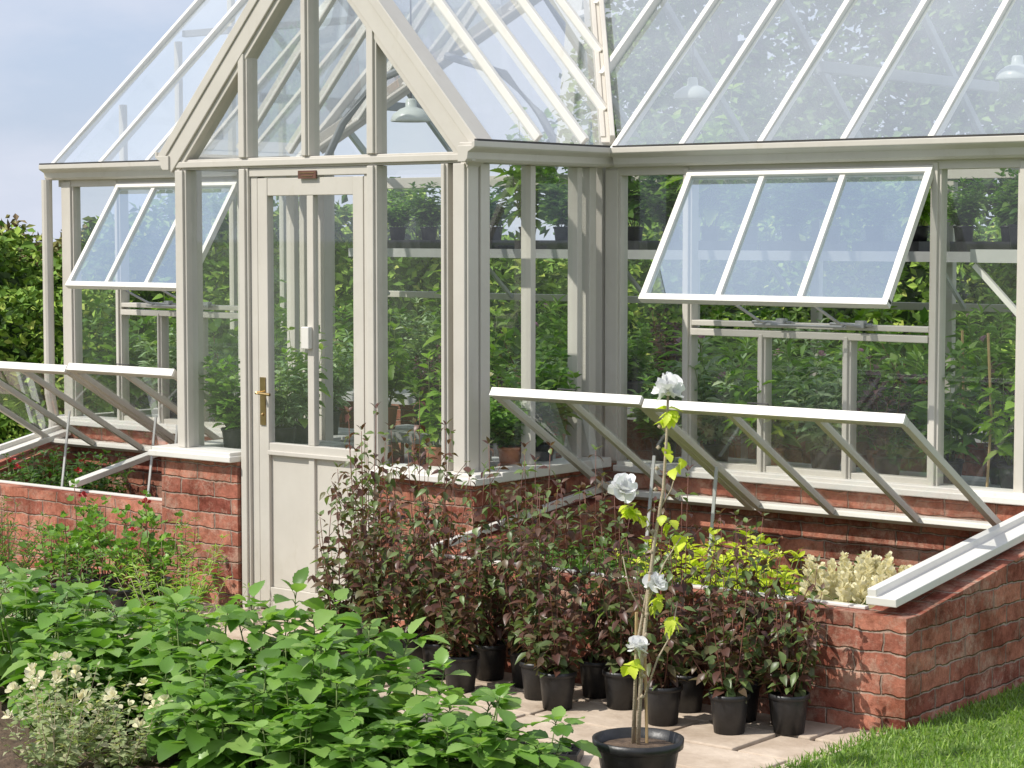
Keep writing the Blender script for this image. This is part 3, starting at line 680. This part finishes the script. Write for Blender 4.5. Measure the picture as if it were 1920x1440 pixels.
# ------------------------------------------------------------------ interior
def shelf(x0,x1,y0,y1,z,label,diag=False):
    e=thing('staging_shelf',((x0+x1)/2,(y0+y1)/2,0),label,'shelf','greenhouse staging')
    b=MB();n=max(3,int((y1-y0)/.09))
    for i in range(n):
        ya=y0+(y1-y0)*i/n;b.box(x0,x1,ya+.004,ya+(y1-y0)/n-.008,z-.02,z)
    b.box(x0,x1,y0-.012,y0-.0,z-.05,z+.004);k=max(2,int((x1-x0)/.9)+1)
    for i in range(k):
        x=x0+.03+(x1-x0-.06)*i/(k-1);b.beam((x,y0,z-.035),(x,y1,z-.035),.02,.028)
    b.obj('shelf_top',['shade'],e)
    if diag:
        for y in (y0+.01,(y0+y1)/2,y1-.02):
            b=MB();b.beam((x0+.01,y,z-.06),(x1+.02,y,z-.34),.022,.022);b.obj('bracket',['white'],e)
        return
    for i in range(k):
        x=x0+.03+(x1-x0-.06)*i/(k-1)
        if z<1.2:
            for y in (y0+.03,y1-.03):
                b=MB();b.box(x-.015,x+.015,y-.015,y+.015,.03,z-.05);b.obj('leg',['shade'],e)
        else:
            b=MB();b.beam((x,y0+.02,z-.05),(x,y1-.01,z-.3),.02,.02);b.obj('bracket',['shade'],e)
shelf(XE+.15,XF-.15,YB-.62,YB-.06,.75,'slatted grey staging bench along the rear glass')
shelf(XE+.15,XF-.5,YB-.42,YB-.07,1.66,'high slatted shelf carrying trays of seedlings')
shelf(-4.16,XF-.05,YM+.12,YM+1.9,1.69,'high end shelf on diagonal white brackets',True)
shelf(XR+.1,XF-.1,YM+.1,YM+.6,.70,'slatted staging bench behind the front glass')
shelf(XE+.12,XL-.05,YM+.1,YM+.6,.70,'slatted staging bench behind the front glass')
shelf(XL+.08,-7.28,YP+.1,YP+.75,.73,'small slatted bench inside the porch')
shelf(-6.42,XR-.08,YP+.1,YP+.75,.72,'small slatted bench inside the porch')
ip=[bush(80,.42,.20,12,9,.075,.03,'lance',['stem','silver'],.003,2,.3,(-.1,.9),.1),
    bush(81,.5,.20,10,8,.10,.06,'ovate',['stem','green'],.003,2,.3,(-.3,.8),.15),
    bush(82,.45,.24,10,7,.14,.034,'lance',['stem','dahlia','pink'],.003,3,.1,(-.1,.9),.1,flower=(2,.3,.018,14)),
    bush(83,.4,.18,11,8,.055,.035,'ovate',['rstem','purple'],.003,2,.3,(-.2,.9),.15),
    bush(84,.3,.18,16,8,.065,.04,'serr',['stem','dahlia'],.002,2,.4,(0,.9),.1),
    bush(85,.62,.17,7,10,.12,.07,'serr',['stem','ylgreen'],.004,1,.3,(-.4,.6),.15),
    bush(86,.36,.22,8,4,.16,.10,'round',['rstem','green'],.004,1,0,(-.2,.9),.4),
    bush(87,.34,.16,12,7,.06,.04,'ovate',['stem','ylgreen','cream'],.003,2,.3,(-.1,.9),.1,flower=(2,.3,.018,12))]
def ipl(k,x,y,z,mat='dark',s=1,rt=.07):
    kinds=['silvery','broad leaved green','long leaved pink flowered','dark purple','bushy green','tall yellow green','round leaved','cream flowered']
    place('indoor_plant',ip[k],(x,y,z),rt,rt*1.8,mat,'%s potted plant on greenhouse staging'%kinds[k],'potted plant','potted plants on the staging',R.uniform(0,6),1,(s,s,s))
for i in range(13):
    ipl([4,2,0,7,2,1,0,2,3,7,1,3,5][i],-5.74+.145*i,YM+.2+.2*(i%2),.70,'terra' if i in(1,4,7) else 'dark',[1.1,1.2,1.2,.95,1.1,.95,1.15,1.1,1.1,.9,1,1.05,.8][i],.062)
for i in range(9):
    ipl([1,5,0,4,6,5,1,7,0][i],-9.52+.2*i,YM+.25+.18*(i%2),.70,'dark',1.15)
for i in range(14):
    ipl([1,0,5,6,2,4,3][i%7],-9.4+.39*i,YB-.42+.14*(i%2),.75,'terra' if i%3==0 else 'dark',1.15,.08)
for i in range(19):
    x=-9.3+.265*i; ipl([4,4,1,4,5][i%5],x,YB-.25,1.70,'dark',(.8,.95,.7,.85)[i%4]+.4*(-8.4<x<-6.0),.055)
for i in range(3): ipl([1,4,5][i],-4.02,YM+.3+.5*i,1.69,'dark',.6,.06)
for x,y,k,m_,s in ((-7.57,7.50,4,'dark',1.15),(-7.42,7.7,0,'dark',1.0),(-7.5,7.9,5,'dark',.8),(-6.3,7.52,5,'terra',.72),(-6.1,7.56,4,'terra',.75),(-6.15,7.85,7,'dark',1.0),(-6.0,7.9,1,'dark',.9),(-6.35,7.9,3,'dark',.9),(-6.03,7.7,4,'terra',.8)):
    ipl(k,x,y,.73 if x<-7 else .72,m_,s,.055)
shelf(-8.3,-6.9,9.15,9.6,.66,'slatted bench in the middle of the greenhouse')
for i in range(7): ipl([5,4,3,5,4,0,1][i],-8.2+.2*i,9.3+.12*(i%2),.66,'dark' if i%3 else 'terra',.95,.07)
cl=bush(90,1.3,.22,8,15,.10,.075,'serr',['stem','dahlia'],.005,1,.2,(-.8,.3),.05)
place('climbing_plant',cl,(-4.0,9.75,.031),.12,.2,'dark','tall climbing vine in pot behind the glass','potted plant','climbers inside',0,1,(.7,.7,1.5))
place('climbing_plant',cl,(-9.45,8.95,.031),.12,.2,'dark','tall climbing vine in pot behind the glass','potted plant','climbers inside',1,1,(1,1,1.0))
for x,y in ((-4.0,8.5),(-4.3,8.6),(-4.1,8.45),(-7.52,7.6)):
    b=MB();b.tube([(x,y,.7),(x+.015,y,1.0),(x+R.uniform(-.02,.02),y,1.35 if x>-7 else 1.2)],.006,6)
    o=b.obj('bamboo_cane',['cane']);o['label']='thin bamboo cane standing in a pot';o['category']='cane';o['group']='bamboo canes'
for x,y,z in ((-7.04,8.2,2.30),(-6.34,9.6,2.45),(-4.54,9.6,2.47)):
    e=thing('pendant_lamp',(x,y,z),'enamel dome pendant lamp hanging from greenhouse roof','lamp','pendant lamps')
    b=MB();b.lathe((0,0,0),[(.098,0),(.1,.006),(.088,.035),(.055,.06),(.028,.07),(.026,.1),(.02,.11),(.0,.112)],28);b.lathe((0,0,0),[(.094,.002),(.08,.032),(.05,.055),(0,.065)],28)
    o=b.obj('lamp_shade',['enamel'],None,smooth=True);o.parent=e
    zt=(3.1 if y>9 else 3.0)-z
    b=MB();b.tube([(0,0,.11),(0,0,zt)],.004,6);o=b.obj('lamp_cord',['rubber'],None);o.parent=e
# ------------------------------------------------------------------ background
def hedge(name,p,q,h,th,nl,ls,mat,label,cat,seed,zmin=0):
    rs=np.random.RandomState(seed);b=MB()
    p=np.array(p);q=np.array(q);d=q-p;Ln=np.linalg.norm(d);d=d/Ln;n=np.array([-d[1],d[0]])
    def top(s): return h*(1+.10*np.sin(s*1.3+seed)+.07*np.sin(s*3.1+1)+.05*np.sin(s*7.3))
    def dep(s,z): return th/2*(1+.25*np.sin(s*2.1+z*1.7+seed)+.15*np.sin(s*5.3-z*4))
    for k in range(nl):
        s=rs.rand()*Ln;H=top(s)
        if rs.rand()<.25: z=H*(1-.08*rs.rand()**2)+rs.randn()*.05;o_=(rs.rand()*2-1)*dep(s,z)
        else: z=rs.rand()*H;o_=-dep(s,z)*(1-.25*rs.rand()**2)*(1-.35*(z/H)**4)
        a=rs.rand()*6.28;e=rs.uniform(-.6,1.0);x=p+d*s+n*o_
        b.leaf('diam',(x[0],x[1],z),(math.cos(a)*math.cos(e),math.sin(a)*math.cos(e),math.sin(e)),ls*rs.uniform(.6,1.4),ls*.6*rs.uniform(.6,1.3),0,rs.uniform(-1.5,1.5))
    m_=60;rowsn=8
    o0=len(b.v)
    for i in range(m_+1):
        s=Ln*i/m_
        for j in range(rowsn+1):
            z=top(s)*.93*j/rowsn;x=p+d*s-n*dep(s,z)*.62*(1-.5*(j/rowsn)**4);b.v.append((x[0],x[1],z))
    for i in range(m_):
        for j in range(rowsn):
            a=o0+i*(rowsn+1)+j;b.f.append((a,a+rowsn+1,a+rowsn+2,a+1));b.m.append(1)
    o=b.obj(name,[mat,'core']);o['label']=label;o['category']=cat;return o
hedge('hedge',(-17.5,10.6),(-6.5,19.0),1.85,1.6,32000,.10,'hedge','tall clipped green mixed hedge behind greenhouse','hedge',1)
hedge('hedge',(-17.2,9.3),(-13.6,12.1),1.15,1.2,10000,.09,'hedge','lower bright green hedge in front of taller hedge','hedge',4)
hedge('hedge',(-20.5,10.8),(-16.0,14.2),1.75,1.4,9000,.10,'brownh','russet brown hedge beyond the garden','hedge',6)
def tree(loc,h,cr,seed,nl=9000,ls=.16,mat='tree'):
    r=random.Random(seed);e=thing('tree',(loc[0],loc[1],0),'leafy broadleaf tree standing behind the hedge','tree','trees behind the hedge')
    b=MB();top=Vector((r.uniform(-.3,.3),r.uniform(-.3,.3),h*.8))
    b.tube([(0,0,0),(.05,0,h*.3),tuple(top*.6+Vector((0,0,h*.1))),tuple(top)],[h*.03,h*.022,h*.014,h*.005],8)
    cl=[]
    for i in range(34):
        a=r.uniform(0,6.28);u=r.random();z=h*(.25+.72*u);rr=cr*(math.sin(math.pi*(.12+.8*u)))**.7*r.uniform(.35,1)
        c=Vector((rr*math.cos(a),rr*math.sin(a),z));cl.append((c,cr*r.uniform(.22,.42)))
        if i<16:b.tube([tuple(Vector((0,0,z*.6))),tuple(c*.5+Vector((0,0,z*.35))),tuple(c)],[h*.008,h*.006,h*.002],5)
    o=b.obj('trunk',['bark'],None);o.parent=e
    b=MB()
    for k in range(nl):
        c,s=cl[r.randrange(len(cl))];v=Vector((r.gauss(0,1),r.gauss(0,1),r.gauss(0,.8))).normalized()*s*(.35+.75*r.random()**.5)
        a=r.uniform(0,6.28);el=r.uniform(-.8,.8)
        b.leaf('diam',c+v,(math.cos(a)*math.cos(el),math.sin(a)*math.cos(el),math.sin(el)),ls*r.uniform(.6,1.3),ls*.6,0,r.uniform(-1.5,1.5))
    o=b.obj('crown',[mat],None);o.parent=e
tree((-21.75,15.85),3.7,.8,1,4500,.11)
tree((-15.1,23.7),6.3,2.4,2);tree((-13.0,24.7),7.4,2.6,3);tree((-10.8,24.2),7.6,2.6,4);tree((-17.6,26.0),4.4,2.2,5);tree((-11.9,27),9,3,6)
# ------------------------------------------------------------------ light, sky, camera
S=Vector((-.5,-.87,0)).normalized()*math.cos(math.radians(48))+Vector((0,0,math.sin(math.radians(48))))
sd=bpy.data.lights.new('sun','SUN');sd.energy=4.6;sd.angle=math.radians(.5);sd.color=(1,.955,.88)
so=bpy.data.objects.new('sun',sd);so.rotation_euler=S.to_track_quat('Z','Y').to_euler();so.location=(0,0,20);col.objects.link(so)
w=bpy.data.worlds.new('World');sc.world=w;w.use_nodes=True;t=w.node_tree;t.nodes.clear()
out=t.nodes.new('ShaderNodeOutputWorld');bg=N(t,'ShaderNodeBackground',Strength=.13)
sk=t.nodes.new('ShaderNodeTexSky');sk.sky_type='NISHITA';sk.sun_disc=False;sk.sun_elevation=math.radians(48);sk.sun_rotation=math.atan2(S.x,S.y);sk.dust_density=1.0
tc=t.nodes.new('ShaderNodeTexCoord');mp=t.nodes.new('ShaderNodeMapping');mp.inputs['Scale'].default_value=(1,1,2.6);mp.inputs['Location'].default_value=(.35,.1,.2)
L(t,tc.outputs['Generated'],mp.inputs['Vector'])
n=N(t,'ShaderNodeTexNoise',Scale=4.2,Detail=8,Roughness=.55);L(t,mp.outputs['Vector'],n.inputs['Vector'])
r=ramp(t,[(.30,(.1,.1,.1)),(.58,(.95,.95,.95))]);L(t,n.outputs['Fac'],r.inputs['Fac'])
haze=t.nodes.new('ShaderNodeMixRGB');haze.inputs['Fac'].default_value=.75;L(t,sk.outputs['Color'],haze.inputs['Color1']);haze.inputs['Color2'].default_value=(4.1,4.9,6.6,1)
mx=t.nodes.new('ShaderNodeMixRGB');L(t,r.outputs['Color'],mx.inputs['Fac']);L(t,haze.outputs['Color'],mx.inputs['Color1']);mx.inputs['Color2'].default_value=(5.9,6.2,7.1,1)
L(t,mx.outputs['Color'],bg.inputs['Color']);L(t,bg.outputs['Background'],out.inputs['Surface'])
cd=bpy.data.cameras.new('camera');cd.sensor_width=36;cd.lens=75.55;cd.clip_end=1000
co=bpy.data.objects.new('camera',cd);co.location=(-.131,.298,1.762);co.rotation_euler=(math.radians(90-4.025),0,math.radians(38.493));col.objects.link(co);sc.camera=co
sc.view_settings.view_transform='Standard';sc.view_settings.look='None';sc.view_settings.exposure=0
